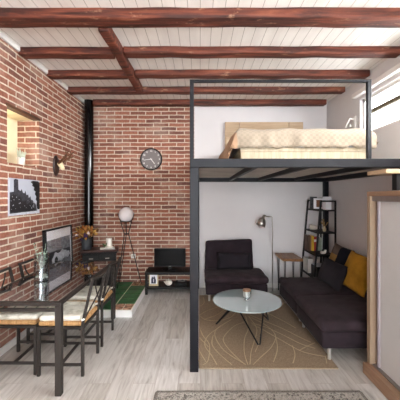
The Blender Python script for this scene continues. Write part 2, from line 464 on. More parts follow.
# strip window in the right wall
wn = struct(bpy.data.objects.new('window_1', None)); C.objects.link(wn)
f = MB().box(XR+.04, XR+.1, WY0, WY1, WZ0, WZ0+.04).box(XR+.04, XR+.1, WY0, WY1, WZ1-.04, WZ1)
for y in (WY0, .1, 1.4, 2.75, WY1-.045): f.box(XR+.04, XR+.1, y, y+.045, WZ0, WZ1)
put('window_frame', f, WHITEP, wn)
m = MB(); y = WY0+.14
while y < WY1-.05: m.box(XR+.085, XR+.095, y, y+.008, WZ0+.04, WZ1-.04); y += .14
put('muntins', m, WHITEP, wn)
put('transom_bar', MB().box(XR-.012, XR+.03, WY0, 3.95, 2.672, 2.722), KHAKI, wn, bevel=.004)
put('pane', MB().box(XR+.066, XR+.070, WY0+.02, WY1-.02, WZ0+.02, WZ1-.02), PANE, wn)
struct(put('trim_2', MB().box(XR-.07, XR, WY0-.1, WY1+.1, 2.975, 3.04), WHITEP, bevel=.01))
hd = MB().box(XR-.02, XR, 4.27, 4.33, 2.57, 2.74).tube([(XR-.02, 4.3, 2.70), (XR-.07, 4.3, 2.71), (XR-.09, 4.33, 2.66), (XR-.09, 4.38, 2.60)], .012, 8).tube([(XR-.07, 4.3, 2.62), (XR-.09, 4.25, 2.58)], .012, 8)
tag(put('window_crank', hd, WHITEP, smooth='auto'), 'small white window crank fixed on the wall above the bed', 'window crank')
# skirting and crown
bl = MB().box(XL, XL+.015, YF, 3.95, 0, .075)
struct(put('baseboard_left', bl, WHITEP, bevel=.003))
struct(put('baseboard_back', MB().box(-.1, XR, YB-.015, YB, 0, .07), WHITEP, bevel=.003))
struct(put('baseboard_right', MB().box(XR-.015, XR, YF, YB-.02, 0, .07), WHITEP, bevel=.003))
struct(put('trim_3', MB().box(XL, XL+.035, YF, YB, ZC-.05, ZC), WHITEP, bevel=.008))
struct(put('trim_4', MB().box(XL, XR, YB-.03, YB, ZC-.035, ZC), WHITEP, bevel=.006))

# ------------------------------------------------------------------ ceiling beams
def beam(x0, x1, y0, y1, z0, label, seed, z1=ZC+.02):
    n = (max(8, int((x1-x0)/.06)), 5, 5) if (x1-x0) > (y1-y0) else (5, max(8, int((y1-y0)/.06)), 5)
    mb = MB().rbox(((x0+x1)/2, (y0+y1)/2, (z0+z1)/2), (x1-x0, y1-y0, z1-z0), .012, n, .010, 3.0, seed=seed)
    o = put('ceiling_beam', mb, BEAM, smooth='auto')
    return tag(o, label, 'beam', 'old wooden ceiling beams')
ze = 3.15
beam(XL, XR, 2.595, 2.755, 3.142, 'widest rough brown ceiling beam nearest the camera with pale worn patches', 1)
beam(XL+.01, -.955, 3.275, 3.405, ze, 'short left piece of the second ceiling beam, ending at the cross timber', 2)
beam(-.84, XR, 3.265, 3.395, ze+.005, 'long right piece of the second ceiling beam, from cross timber to right wall', 3)
beam(XL+.01, -.955, 3.875, 4.005, ze, 'short left piece of the third ceiling beam, between brick wall and cross timber', 4)
beam(-.84, 2.2, 3.865, 3.995, ze+.005, 'long right piece of the third ceiling beam, running above the loft rail', 5)
beam(XL+.01, 2.17, 4.465, 4.595, ze, 'fourth ceiling beam, where the slanting cross timber ends', 6)
beam(-1.81, 2.14, 5.055, 5.185, ze-.005, 'last ceiling beam, hard against the back wall above the clock', 7)
o = beam(-.945, -.85, 2.79, 4.455, 3.135, '', 8)
o.name = 'cross_timber'; del o['group']; o['label'] = 'narrow brown timber crossing at right angles between the ceiling beams'; o['category'] = 'beam'

# ------------------------------------------------------------------ loft
lf = thing('loft_platform', 'black steel loft platform carrying the bed, with railing frame and posts', 'loft', (0, 2.72, 0))
LX0, LX1, LY0, LY1 = -.0925, XR, 2.72, YB
put('post', MB().box(LX0, LX0+.078, LY0, LY0+.078, 0, 1.86), STEEL, lf, bevel=.004)
put('post', MB().box(LX1-.078, LX1-.002, LY1-.085, LY1-.002, 0, 1.845), STEEL, lf, bevel=.004)
put('post', MB().box(LX0, LX0+.078, LY1-.08, LY1-.002, 0, 1.845), STEEL, lf, bevel=.004)
put('edge_beam', MB().box(LX0, LX1, LY0, LY0+.08, 1.86, 1.94), STEEL, lf, bevel=.005)
put('edge_beam', MB().box(LX0, LX1, LY1-.08, LY1-.001, 1.845, 1.925), STEEL, lf, bevel=.005)
put('edge_beam', MB().box(LX0, LX0+.08, LY0+.08, LY1-.08, 1.86, 1.925), STEEL, lf, bevel=.005)
put('edge_beam', MB().box(LX1-.08, LX1-.001, LY0+.08, LY1-.08, 1.85, 1.925), STEEL, lf, bevel=.005)
for x in (.50, 1.0, 1.62): put('joist', MB().box(x, x+.045, LY0+.08, LY1-.08, 1.862, 1.912), STEEL, lf)
put('deck', MB().box(LX0+.02, LX1-.002, LY0+.08, LY1-.01, 1.912, 1.938), DECKW, lf)
rl = put('railing', MB().box(LX0, LX0+.036, LY0, LY0+.036, 1.94, 2.636).box(1.521, 1.557, LY0, LY0+.036, 1.94, 2.636).box(LX0, 1.557, LY0, LY0+.036, 2.636, 2.658), STEEL, lf, bevel=.003)

# bed
BX0, BX1, BY0, BY1 = .42, 1.73, 3.10, 5.19
bd = thing('bed', 'low double bed with pale wooden base and headboard on the loft', 'bed', (1.12, 4.1, 1.938))
b = MB().box(BX0, BX1, BY0, BY1-.03, 1.945, 2.10)
put('bed_base', b, BEDW, bd, bevel=.006)
put('base_rail', MB().box(BX0-.002, BX1+.002, BY0-.012, BY0, 2.06, 2.10), BEDW, bd)
h = MB()
hx0, hx1 = .433, 1.785
for a, c in ((hx0, hx0+.245), (hx0+.25, hx1-.25), (hx1-.245, hx1)):
    h.box(a, c, 5.19, 5.225, 2.64, 2.88).box(a, c, 5.19, 5.225, 2.37, 2.635).box(a, c, 5.19, 5.225, 1.945, 2.365)
put('headboard', h, OAKX, bd, bevel=.003)
put('mattress', MB().rbox(((BX0+BX1)/2, 4.12, 2.18), (BX1-BX0-.04, 2.0, .16), .05, (6, 8, 4)), PAPER, bd, smooth=True)
# quilt
q = MB(); nu, nv = 60, 70
g = {}
top = 2.305
def edge1(s, L, r=.10):
    """arc-length position -> (outward offset, drop)"""
    if s <= 0: return 0, 0
    if s < r*PI/2: a = s/r; return r*math.sin(a), r*(1-math.cos(a))
    return r, r+(s-r*PI/2)
SL, SR, SF = .38, .20, .265
for i in range(nu+1):
    for j in range(nv+1):
        W = BX1-BX0-.06
        s = -SL+(W+SL+SR)*i/nu; t = -SF+(5.12-(BY0+.05)+SF)*j/nv
        ox, dx = edge1(-s if s < 0 else (s-W if s > W else 0), 0)
        oy, dy = edge1(-t if t < 0 else 0, 0)
        x = BX0+.03+max(0, min(W, s)) + (-ox-.38*max(0, dx-.05) if s < 0 else (ox if s > W else 0))
        y = BY0+.05+max(0, t) - oy
        z = top - max(dx, dy) - .03*min(dx, dy)
        P = Vector((x, y, z))
        wr = noise.noise(Vector((x*4, y*3.2, z*4)))*.016+noise.noise(Vector((x*11, y*9, z*9)))*.008
        z += wr + .05*math.exp(-((y-4.85)/.25)**2)
        dropk = min(1, max(dx, dy)/.15)
        if dy > .02: y += .035*noise.noise(Vector((x*9, z*2, 3)))*dropk
        if dx > .02 and s < 0: x += .02*math.sin(y*21)*dropk
        if dy > .14: z += .03*noise.noise(Vector((x*12, 1, 0)))
        g[i, j] = q.bm.verts.new((x, y, max(z, 1.955)))
for i in range(nu):
    for j in range(nv):
        sm = -SL+(BX1-BX0-.06+SL+SR)*(i+.5)/nu
        q.mi = 1 if sm < -.10 else 0
        q.face([g[i, j], g[i+1, j], g[i+1, j+1], g[i, j+1]])
o = put('quilt', q, [QUILT, QUILTU], smooth=True)
sd = o.modifiers.new('thick', 'SOLIDIFY'); sd.thickness = .022; sd.offset = -1
tag(o, 'cream waffle quilt with tan lining draped over the loft bed', 'quilt')

# ------------------------------------------------------------------ stair tread and wardrobe
st = thing('stair_tread', 'pale wooden step under the loft edge, above the wardrobe', 'step', (1.86, 2.55, 1.78))
put('tread_board', MB().box(1.50, XR-.002, 2.42, 2.69, 1.783, 1.818), OAKX, st, bevel=.003)
put('steel_support', MB().box(1.60, XR-.002, 2.44, 2.50, 1.645, 1.782), BLACKM, st)
wd = thing('wardrobe', 'large wardrobe with pale wood frame and grey sliding doors', 'wardrobe', (1.86, 1.9, 0))
put('side_panel', MB().box(1.513, XR-.02, 2.67, 2.72, 0.10, 1.60), OAK, wd, bevel=.004)
put('side_panel', MB().box(1.513, XR-.02, .95, 1.0, 0.10, 1.60), OAK, wd, bevel=.004)
put('top_panel', MB().box(1.513, XR-.02, .95, 2.72, 1.60, 1.64), OAKY, wd, bevel=.003)
put('plinth', MB().box(1.475, XR-.02, .95, 2.72, 0, .10), OAKY, wd, bevel=.004)
put('door_track', MB().box(1.53, 1.62, 1.0, 2.67, 1.555, 1.599), TRACK, wd)
put('door_track', MB().box(1.53, 1.62, 1.0, 2.67, .10, .108), TRACK, wd)
put('back_panel', MB().box(XR-.04, XR-.02, 1.0, 2.67, .10, 1.6), WHITEP, wd)
d1 = put('sliding_door', MB().box(1.56, 1.578, 1.86, 2.60, .11, 1.553), DOOR, wd, bevel=.002)
put('edge_strip', MB().box(1.548, 1.585, 2.60, 2.625, .11, 1.553), LAV, d1, bevel=.002)
d2 = put('sliding_door', MB().box(1.592, 1.612, 1.0, 1.9, .11, 1.553), DOOR, wd, bevel=.002)
put('back_stop', MB().box(1.588, 1.62, 2.628, 2.668, .11, 1.553), OAK, wd)

# ------------------------------------------------------------------ hearth, stove cabinet, flue
hp = thing('hearth_platform', 'low white-sided platform topped with green glazed tiles and terracotta pieces', 'platform', (-1.45, 4.6, 0))
HX1, HY0 = -.898, 3.95
put('base', MB().box(XL+.001, HX1, HY0, YB-.001, 0, .092), WHITEP, hp)
put('grout_bed', MB().box(XL+.001, HX1-.012, HY0+.012, YB-.002, .092, .096), GROUT, hp)
tl = MB(); tr = MB(); tr2 = MB()
cols = [(-1.165+.008, HX1-.014)] + [(-1.165-.27*k-.266, -1.165-.27*k-.006) for k in range(3)] 
rows = [HY0+.014, 4.18, 4.395, 4.61, 4.82, 5.03, YB-.004]
for ci, (a, c) in enumerate(cols):
    a = max(a, XL+.003)
    for ri in range(6):
        r0, r1 = rows[ri]+.007, rows[ri+1]-.007
        if ci == 0 and ri in (0, 5):
            k = a; T_ = tr if ri == 0 else tr2
            while k < c-.02:
                T_.box(k, min(c, k+.125)-.005, r0, (r0+r1)/2-.004, .094, .1005).box(k, min(c, k+.125)-.005, (r0+r1)/2+.004, r1, .094, .1005); k += .13
        else: tl.box(a, c, r0, r1, .094, .101)
put('green_tiles', tl, GREEN, hp, bevel=.002); put('terracotta_tiles', tr, TERRA, hp, bevel=.002); put('terracotta_tiles', tr2, TERRA, hp, bevel=.002)

fl = thing('flue_pipe', 'tall glossy black flue pipe in the corner of the brick walls', 'pipe', (-1.895, 5.12, .1))
FP = (-1.895, 5.12)
put('pipe', MB().tube([(FP[0], FP[1], .101), (FP[0], FP[1], ZC-.002)], .075, 24), FLUE, fl, smooth='auto')
for z in (2.4, 1.72, 1.0): put('joint_ring', MB().tube([(FP[0], FP[1], z), (FP[0], FP[1], z+.025)], .079, 24), FLUE, fl, smooth='auto')

ca = R(14); cx, cy = -1.60, 4.80
cb = thing('cabinet', 'low black cabinet with glossy mahogany top in the brick corner', 'cabinet', (cx, cy, .101), ca)
MC = Matrix.Translation((cx, cy, 0)) @ Matrix.Rotation(ca, 4, 'Z')
def cbx(x0, x1, y0, y1, z0, z1): return MB().box(x0, x1, y0, y1, z0, z1, MC)
put('body', cbx(-.25, .25, -.13, .15, .15, .70), DARKW, cb, bevel=.004)
put('top', cbx(-.29, .29, -.17, .17, .725, .76), REDW, cb, bevel=.01)
put('moulding', cbx(-.27, .27, -.15, .16, .70, .725), DARKW, cb, bevel=.008)
for sx in (-1, 1):
    d = put('drawer', cbx(min(sx*.012, sx*.235), max(sx*.012, sx*.235), -.142, -.13, .585, .68), DARKW, cb, bevel=.004)
    put('pull', MB().tube([MC @ Vector((sx*.12-.03, -.155, .63)), MC @ Vector((sx*.12+.03, -.155, .63))], .006, 8), NICKEL, d, label='small metal drawer pull')
    dd = put('door', cbx(min(sx*.012, sx*.235), max(sx*.012, sx*.235), -.142, -.13, .18, .565), DARKW, cb, bevel=.006)
    put('knob', MB().sphere(MC @ Vector((sx*.035, -.152, .39)), .012, 8), NICKEL, dd, smooth=True)
    for sy in (-1, 1):
        put('leg', MB().tube([MC @ Vector((sx*.22, sy*.11, .15)), MC @ Vector((sx*.22, sy*.11, .101))], [.025, .018], 10), DARKW, cb, smooth='auto')

# flowers
vx, vy, vz = -1.79, 4.735, .761
vs = thing('flower_vase', 'dark grey cylinder vase holding orange dried leaves and purple flowers', 'vase', (vx, vy, vz))
put('vase', MB().lathe([(.068, 0), (.076, .01), (.078, .175), (.072, .18), (.068, .17), (.065, .02), (0, .02)], (vx, vy, vz), 24), DKGREY, vs, smooth='auto')
def leafshape(mb, base, d, L, W, curl=.4, roll=0, seg=5):
    d = Vector(d).normalized(); a = d.orthogonal().normalized(); a.rotate(Matrix.Rotation(roll, 3, d)); nrm = d.cross(a)
    rows = []
    for i in range(seg+1):
        t = i/seg; w = W*math.sin(PI*min(1, t*.92+.08))**.8
        c = Vector(base)+d*L*t+nrm*curl*L*t*t
        rows.append(mb.verts([c-a*w, c+nrm*w*.35*-1, c+a*w]))
    for A, B in zip(rows, rows[1:]):
        mb.face([A[0], A[1], B[1], B[0]]); mb.face([A[1], A[2], B[2], B[1]])
lo, ly, pu, cr, stm = MB(), MB(), MB(), MB(), MB()
rnd = random.Random(3)
for k in range(64):
    th = rnd.uniform(0, 2*PI); el = rnd.uniform(.25, 1.35); Lr = rnd.uniform(.08, .23)
    dx = Vector((math.cos(th)*math.cos(el)*1.05, math.sin(th)*math.cos(el)*.8, math.sin(el)))
    p = Vector((vx, vy, vz+.16))+dx*Lr*.85
    leafshape(lo if k % 5 < 3 else ly, p, dx+Vector((rnd.uniform(-.8, .8), rnd.uniform(-.8, .8), rnd.uniform(-.5, .7))), rnd.uniform(.05, .085), rnd.uniform(.018, .03), rnd.uniform(-.7, .7), rnd.uniform(0, 6))
    if k % 4 == 0: stm.tube([(vx, vy, vz+.10), p], .003, 5)
for (px, pz) in ((-.115, .20), (-.05, .17), (.005, .24), (.03, .215), (.0, .19)):
    for k in range(9):
        th = k*.7
        leafshape(pu, (vx+px, vy-.06, vz+pz), (math.cos(th), -.4, math.sin(th)), .033, .013, .3, k)
for (px, pz) in ((-.135, .23), (.055, .265)):
    cr = MB()
    for k in range(9): leafshape(cr, (vx+px, vy-.05, vz+pz), (math.cos(k*.7), -.4, math.sin(k*.7)), .028, .012, .3, k)
    put('pale_flower', cr, PINKW, vs)
put('stems', stm, TWIG, vs); put('orange_leaves', lo, LEAFO, vs); put('golden_leaves', ly, LEAFY, vs)
put('purple_flowers', pu, PURP, vs)
bkM = Matrix.Translation((-1.47, 4.80, 0)) @ Matrix.Rotation(R(20), 4, 'Z')
o = put('book', MB().box(-.12, .10, -.07, .06, .761, .778, bkM), FILE); tag(o, 'thin grey book lying on the black cabinet', 'book')
o = thing('decorative_jar', 'small cream jar with a green sprig on the cabinet book', 'jar', (-1.46, 4.80, .779))
put('jar', MB().lathe([(.060, 0), (.064, .01), (.062, .018), (.046, .022), (.048, .14), (.044, .146), (0, .146)], (-1.455, 4.80, .779), 20), WHITEC, o, smooth='auto')
sg = MB()
for k in range(8): leafshape(sg, (-1.50, 4.77, .79), (rnd.uniform(-.5, .3), -.3, rnd.uniform(.6, 1)), .075, .012, .2, k)
put('sprig', sg, GREENS, o)

# ------------------------------------------------------------------ tripod globe lamp
gl = thing('tripod_lamp', 'white glass globe lamp on a thin black tripod against the brick wall', 'lamp', (-1.24, 5.0, .1))
gc = Vector((-1.235, 5.02, 1.29))
put('globe', MB().sphere(gc, .125, 18), GLOBE, gl, smooth=True)
feet = [Vector((-1.335, 4.84, .108)), Vector((-1.005, 5.13, .108)), Vector((-1.385, 5.15, .108))]
hub = Vector((-1.23, 5.02, .965))
for i, f in enumerate(feet):
    # each leg starts on the hub ring and continues upward as a prong
    dirn = Vector((f.x-hub.x, f.y-hub.y, 0)).normalized()
    u = {0: Vector((-1, -.25, 0)), 1: Vector((1, -.1, 0)), 2: Vector((-.3, 1, 0))}[i].normalized()
    put('leg', MB().tube([f, hub+u*.035, gc+u*.09+Vector((0, 0, -.115)), gc+u*.135+Vector((0, 0, .02))], .007, 8), BLACKM, gl, smooth='auto')
put('cradle_ring', MB().lathe([(.05, -.122), (.085, -.118), (.088, -.108), (.055, -.112)], gc, 24), BLACKM, gl, smooth='auto')
put('hub', MB().lathe([(.04, -.006), (.042, 0), (.04, .006), (.03, .006), (.03, -.006)], hub, 20), BLACKM, gl, smooth='auto')
sk = thing('wall_socket', 'small white wall socket low on the brick wall beside the lamp', 'socket', (-1.165, YB, .55))
put('plate', MB().box(-1.205, -1.125, YB-.012, YB-.0005, .51, .59), POTW, sk, bevel=.003)
put('socket_hole', MB().lathe([(.02, 0), (.02, .001)], (-1.165, YB-.0125, .55), 16, Matrix.Rotation(PI/2, 4, 'X')), FILE, sk)

# ------------------------------------------------------------------ TV unit
tv = thing('tv_stand', 'low dark brown open TV stand against the brick wall', 'tv stand', (-.5, 5.02, 0))
TX0, TX1, TY0, TY1 = -.895, -.115, 4.85, 5.22
put('top', MB().box(TX0, TX1, TY0, TY1, .325, .365), DARKW, tv, bevel=.004)
put('shelf', MB().box(TX0+.01, TX1-.01, TY0+.005, TY1-.005, .095, .12), DARKW, tv, bevel=.003)
for x in (TX0+.005, TX1-.045):
    for y in (TY0+.003, TY1-.043): put('leg', MB().box(x, x+.04, y, y+.04, 0, .325), DARKW, tv, bevel=.003)
t = thing('television', 'small flat black television standing on the dark TV stand', 'television', (-.5, 5.02, .365))
put('screen_housing', MB().box(-.765, -.24, 5.0, 5.035, .415, .725), TVPL, t, bevel=.008)
put('screen', MB().box(-.75, -.255, 4.996, 5.0, .44, .71), SCREEN, t)
put('stand', MB().lathe([(.13, 0), (.13, .01), (.03, .018), (0, .018)], (-.5, 5.03, .366), 24, Matrix.Diagonal((1, .6, 1, 1))).box(-.53, -.47, 5.01, 5.04, .38, .42), TVPL, t, smooth='auto')
lg = MB()
for k in range(6): lg.box(-.523+k*.0075, -.518+k*.0075, 4.993, 4.9965, .424, .431)
put('logo', lg, LOGO, t)
pf = thing('photo_frame', 'small beige photo frame on the left of the TV stand shelf', 'picture frame', (-.76, 4.93, .12))
put('frame', MB().box(-.84, -.685, 4.925, 4.945, .121, .322), BEIGE, pf, bevel=.004)
pm = MB(); pm.box(-.822, -.703, 4.922, 4.925, .155, .305); pm.mi = 1
pm.prism([(-.80, 4.920, .165), (-.725, 4.920, .165), (-.722, 4.920, .22), (-.74, 4.920, .27), (-.755, 4.920, .29), (-.77, 4.920, .255), (-.785, 4.920, .285), (-.80, 4.920, .24)], (0, .003, 0)); pm.mi = 0
pm.box(-.768, -.756, 4.918, 4.92, .185, .24)
put('picture', pm, [PAPER, DKBLUE], pf)
tp = thing('teapot', 'round white lidded pot on the lower TV shelf beneath the television', 'pot', (-.52, 5.0, .12))
put('pot', MB().lathe([(.03, 0), (.055, .02), (.062, .05), (.045, .08), (.02, .088), (0, .088)], (-.52, 4.98, .121), 20), WHITEC, tp, smooth='auto')
put('knob', MB().sphere((-.52, 4.98, .218), .011, 8), WHITEC, tp, smooth=True)
put('spout', MB().tube([(-.575, 4.98, .16), (-.60, 4.98, .185)], [.012, .008], 8), WHITEC, tp, smooth=True)
o = put('media_box', MB().box(-.41, -.22, 4.9, 5.08, .121, .175), TVPL, bevel=.004); tag(o, 'slim black media box on the lower TV stand shelf by the loft post', 'media box')
o = put('cable_bundle', MB().tube([(-.37, 5.0, .181), (-.34, 4.97, .19), (-.29, 4.96, .186), (-.25, 5.0, .186), (-.29, 5.03, .195), (-.34, 5.02, .185), (-.36, 4.98, .195)], .005, 6), LOGO, smooth=True); tag(o, 'small coil of grey cable lying on the black media box', 'cable')

# ------------------------------------------------------------------ clock
ck = thing('wall_clock', 'round grey wall clock with black rim and pale numerals on brick', 'clock', (-.85, YB, 2.24))
cc = Vector((-.85, YB, 2.24)); RX = Matrix.Rotation(PI/2, 4, 'X')
put('face', MB().lathe([(.172, 0), (.172, .03), (0, .03)], cc+Vector((0, -.002, 0)), 40, RX), CLOCKF, ck, smooth='auto')
put('rim', MB().lathe([(.172, 0), (.190, 0), (.192, .035), (.185, .045), (.174, .042), (.172, .02)], cc, 48, RX), BLACKM, ck, smooth='auto')
for k in range(1, 13):
    a = PI/2-k*PI/6
    cu = bpy.data.curves.new('numeral', 'FONT'); cu.body = str(k); cu.size = .042; cu.align_x = 'CENTER'; cu.align_y = 'CENTER'; cu.extrude = .0008; cu.offset = .0008
    cu.materials.append(CLOCKW)
    tmp = bpy.data.objects.new('numeral_source', cu); C.objects.link(tmp); bpy.context.view_layer.update()
    me = bpy.data.meshes.new_from_object(tmp); bpy.data.objects.remove(tmp); bpy.data.curves.remove(cu)
    o = bpy.data.objects.new('numeral', me); C.objects.link(o); o.parent = ck
    o.location = (.142*math.cos(a), -.034, .142*math.sin(a)); o.rotation_euler = (PI/2, 0, 0)
def hand(ang, L, w):
    d = Vector((math.sin(ang), 0, math.cos(ang)))
    return MB().bar(cc+Vector((0, -.037, 0))-d*.02, cc+Vector((0, -.037, 0))+d*L, w, .002, up=(0, 1, 0))
put('minute_hand', hand(R(263), .13, .007), CLOCKW, ck); put('hour_hand', hand(R(143), .105, .010), CLOCKW, ck)

# ------------------------------------------------------------------ left wall things
cv = thing('canvas_print', 'unframed black and white city street photograph on the left brick wall', 'canvas', (XL, 3.41, 1.39))
CY0, CY1, CZ0, CZ1 = 3.12, 3.70, 1.39, 1.79
put('canvas', MB().box(XL+.001, XL+.02, CY0, CY1, CZ0, CZ1), B5, cv)
def CP(u, v, d): return (XL+.02+d, CY0+(CY1-CY0)*u, CZ0+(CZ1-CZ0)*v)
im = MB()
def sil(pts, d, mi):
    im.mi = mi; im.prism([CP(u, v, 0) for u, v in pts], (d, 0, 0))
sil([(0, 0), (1, 0), (1, .12), (0, .06)], .0008, 3)
rr = random.Random(5)
# hazy far roofs, tower, near roofs, right-hand tree
pts = [(0, .06)]; u = 0
hs = [(.0, .62), (.12, .64), (.12, .96), (.17, .985), (.25, .97), (.26, .70), (.33, .66), (.36, .72), (.40, .62), (.46, .60), (.48, .68), (.52, .55), (.58, .57), (.60, .46), (.66, .52), (.68, .42), (.74, .40), (.78, .34), (.84, .30), (.88, .2), (.9, .08)]
sil([(0, .06)]+hs, .0012, 1)
jag = [(0, .1)]
for k in range(24):
    u = .02+k*.032; jag.append((u, .50-.40*max(0, u-.2)+rr.uniform(-.09, .09)))
jag.append((.82, .1)); sil(jag, .0018, 0)
tree = [(1, .12), (1, .93), (.93, .97), (.72, .97), (.67, .93), (.74, .88), (.72, .82), (.80, .79), (.78, .70), (.85, .66), (.82, .58), (.88, .5), (.85, .42), (.9, .36), (.88, .25), (.92, .12)]
sil(tree, .0022, 0)
sil([(.52, .08), (.58, .16), (.64, .07)], .0026, 0); sil([(.3, .03), (.55, .02), (.5, .07), (.35, .075)], .0024, 2)
for k in range(26): 
    u = rr.uniform(.03, .8); v = rr.uniform(.15, .5-.3*max(0, u-.2)); s_ = rr.uniform(.008, .016)
    sil([(u, v), (u+s_, v), (u+s_, v+s_*2), (u, v+s_*2)], .0028, 2)
put('photograph', im, [B1, B2, B4, B4], cv)

tr_ = thing('antler_trophy', 'small skull with brown antlers on an oval dark wooden plaque', 'trophy', (XL, 4.15, 2.0))
plq = MB().lathe([(0, 0), (.075, 0), (.078, .012), (.068, .024), (0, .024)], (XL+.001, 4.145, 2.02), 32, Matrix.Rotation(PI/2, 4, 'Y') @ Matrix.Diagonal((1.85, 1, 1, 1)))
put('plaque', plq, PLAQ, tr_, smooth='auto')
skl = MB().rbox((0, 0, 0), (.13, .065, .08), .03, (8, 8, 8), M=None, fn=lambda p, h: Vector((p.x, p.y*(1-.45*(p.x/h.x*.5+.5)), p.z*(1-.35*(p.x/h.x*.5+.5)))))
skl.bm.transform(Matrix.Translation((XL+.085, 4.145, 2.015)) @ Matrix.Rotation(R(62), 4, 'Y'))
put('skull', skl, BONE, tr_, smooth=True)
for sy in (-1, 1):
    b0 = Vector((XL+.06, 4.145+sy*.022, 2.05))
    an = MB().tube([b0, b0+Vector((.05, sy*.02, .035)), b0+Vector((.10, sy*.04, .08)), b0+Vector((.135, sy*.045, .14)), b0+Vector((.17, sy*.05, .17))], [.018, .017, .015, .011, .004], 8)
    an.tube([b0+Vector((.10, sy*.04, .08)), b0+Vector((.15, sy*.05, .095)), b0+Vector((.185, sy*.05, .13))], [.009, .007, .002], 8)
    an.tube([b0+Vector((.125, sy*.043, .12)), b0+Vector((.115, sy*.05, .17)), b0+Vector((.13, sy*.06, .20))], [.008, .006, .002], 8)
    put('antler', an, ANT, tr_, smooth=True)

pc = thing('potted_cactus', 'white pot with pale finger cactus standing in the wall niche', 'plant', (-2.10, 3.52, NZ0))
put('pot', MB().lathe([(.036, 0), (.046, .10), (.042, .10), (.038, .085), (0, .085)], (-2.10, 3.52, NZ0+.001), 20), POTW, pc, smooth='auto')
cm = MB()
for k in range(11):
    th = k*2.4; rr2 = .030*math.sqrt(k/10); le = .09+.045*((k*7) % 5)/4
    x, y = -2.10+rr2*math.cos(th), 3.52+rr2*math.sin(th)
    cm.tube([(x, y, NZ0+.07), (x+.3*rr2*math.cos(th), y+.5*rr2*math.sin(th), NZ0+.07+le*.6), (x+.9*rr2*math.cos(th), y+1.1*rr2*math.sin(th), NZ0+.07+le)], [.009, .012, .004], 8)
put('cactus', cm, PALEG, pc, smooth=True)

# framed picture against the wall behind the dining table
fpw = thing('framed_picture', 'large black framed monochrome picture with white mat leaning on the brick wall', 'picture', (-1.95, 4.13, 0))
lean = math.atan2(.04, 1.16)
MF = Matrix.Translation((-1.932, 4.17, .115)) @ Matrix.Rotation(-lean, 4, 'Y')
PW, PH = .39, 1.05
fr = MB()
for a in ((-PW, -PW+.025, 0, PH), (PW-.025, PW, 0, PH), (-PW, PW, 0, .025), (-PW, PW, PH-.02, PH)):
    fr.box(-.022, .022, a[0], a[1], a[2], a[3], MF)
put('frame', fr, BLACKM, fpw, bevel=.002)
put('mat_board', MB().box(-.012, .006, -PW+.02, PW-.02, .02, PH-.018, MF), PAPER, fpw)
ph = MB(); ph.mi = 0
def PP(u, v, d): return MF @ Vector((.006+d, -PW+.055+(2*PW-.11)*u, .13+(PH-.275)*v))
def pol(pts, d, mi):
    ph.mi = mi; o_ = MF.to_3x3() @ Vector((d, 0, 0)); ph.prism([PP(u, v, 0) for u, v in pts], o_)
pol([(0, 0), (1, 0), (1, 1), (0, 1)], .001, 0)
pol([(0, .80), (1, .77), (1, 1), (0, 1)], .0015, 2)
pol([(0, .72), (.35, .80), (1, .73), (1, .2), (0, .3)], .002, 0)
def blob(cx_, cy_, rx, ry, d, mi, s=0):
    pol([(cx_+rx*math.cos(k*PI/10)*(1+.18*math.sin(3*k+s)), cy_+ry*math.sin(k*PI/10)*(1+.15*math.cos(2*k+s))) for k in range(20)], d, mi)
blob(.36, .60, .20, .16, .0026, 3, 1); blob(.62, .68, .2, .09, .0027, 3, 2); blob(.78, .52, .2, .12, .0028, 2, 3)
blob(.34, .62, .07, .07, .0032, 1, 4); blob(.2, .5, .14, .07, .0033, 3, 5); blob(.55, .42, .16, .12, .0030, 3, 6); blob(.56, .44, .06, .05, .0036, 1, 2)
blob(.5, .18, .4, .12, .0030, 2, 2); blob(.85, .66, .12, .06, .0034, 3, 1)
for k in range(8): blob(.12+.1*k, .09+.03*math.sin(k*3), .05, .014, .0036, 3, k)
put('photograph', ph, [B2, B1, B3, B4], fpw)
put('front_glass', MB().box(.010, .0115, -PW+.025, PW-.025, .025, PH-.02, MF), glass_mat('picture_glass', (1, 1, 1, 1), .0), fpw)

# ------------------------------------------------------------------ dining table
DX0, DX1, DY0, DY1 = -1.85, -1.109, 2.39, 3.945
dt = thing('dining_table', 'long dining table with dark reflective glass top and black steel frame', 'table', ((DX0+DX1)/2, (DY0+DY1)/2, 0))
fr = MB()
fr.box(DX0, DX1, DY0, DY0+.04, .722, .75).box(DX0, DX1, DY1-.03, DY1, .722, .75).box(DX0, DX0+.03, DY0+.04, DY1-.03, .722, .75).box(DX1-.035, DX1, DY0+.04, DY1-.03, .722, .75)
put('top_frame', fr, STEELB, dt, bevel=.003)
put('glass_top', MB().box(DX0+.03, DX1-.035, DY0+.04, DY1-.03, .740, .7485), TGLASS, dt, label='dark reflective glass')
for ya in (DY0+.005, DY1-.03): put('lower_rail', MB().box(DX0+.04, DX1-.04, ya, ya+.025, .674, .698), STEELB, dt, bevel=.002)
for k in range(7):
    x = DX0+.08+k*.09; put('strut', MB().bar((x, DY0+.018, .697), (x+.03, DY0+.018, .723), .006, .006), STEELB, dt)
for x in (DX0, DX1-.05):
    for y in (DY0, DY1-.05): put('leg', MB().box(x, x+.05, y, y+.05, 0, .722), STEELB, dt, bevel=.004)

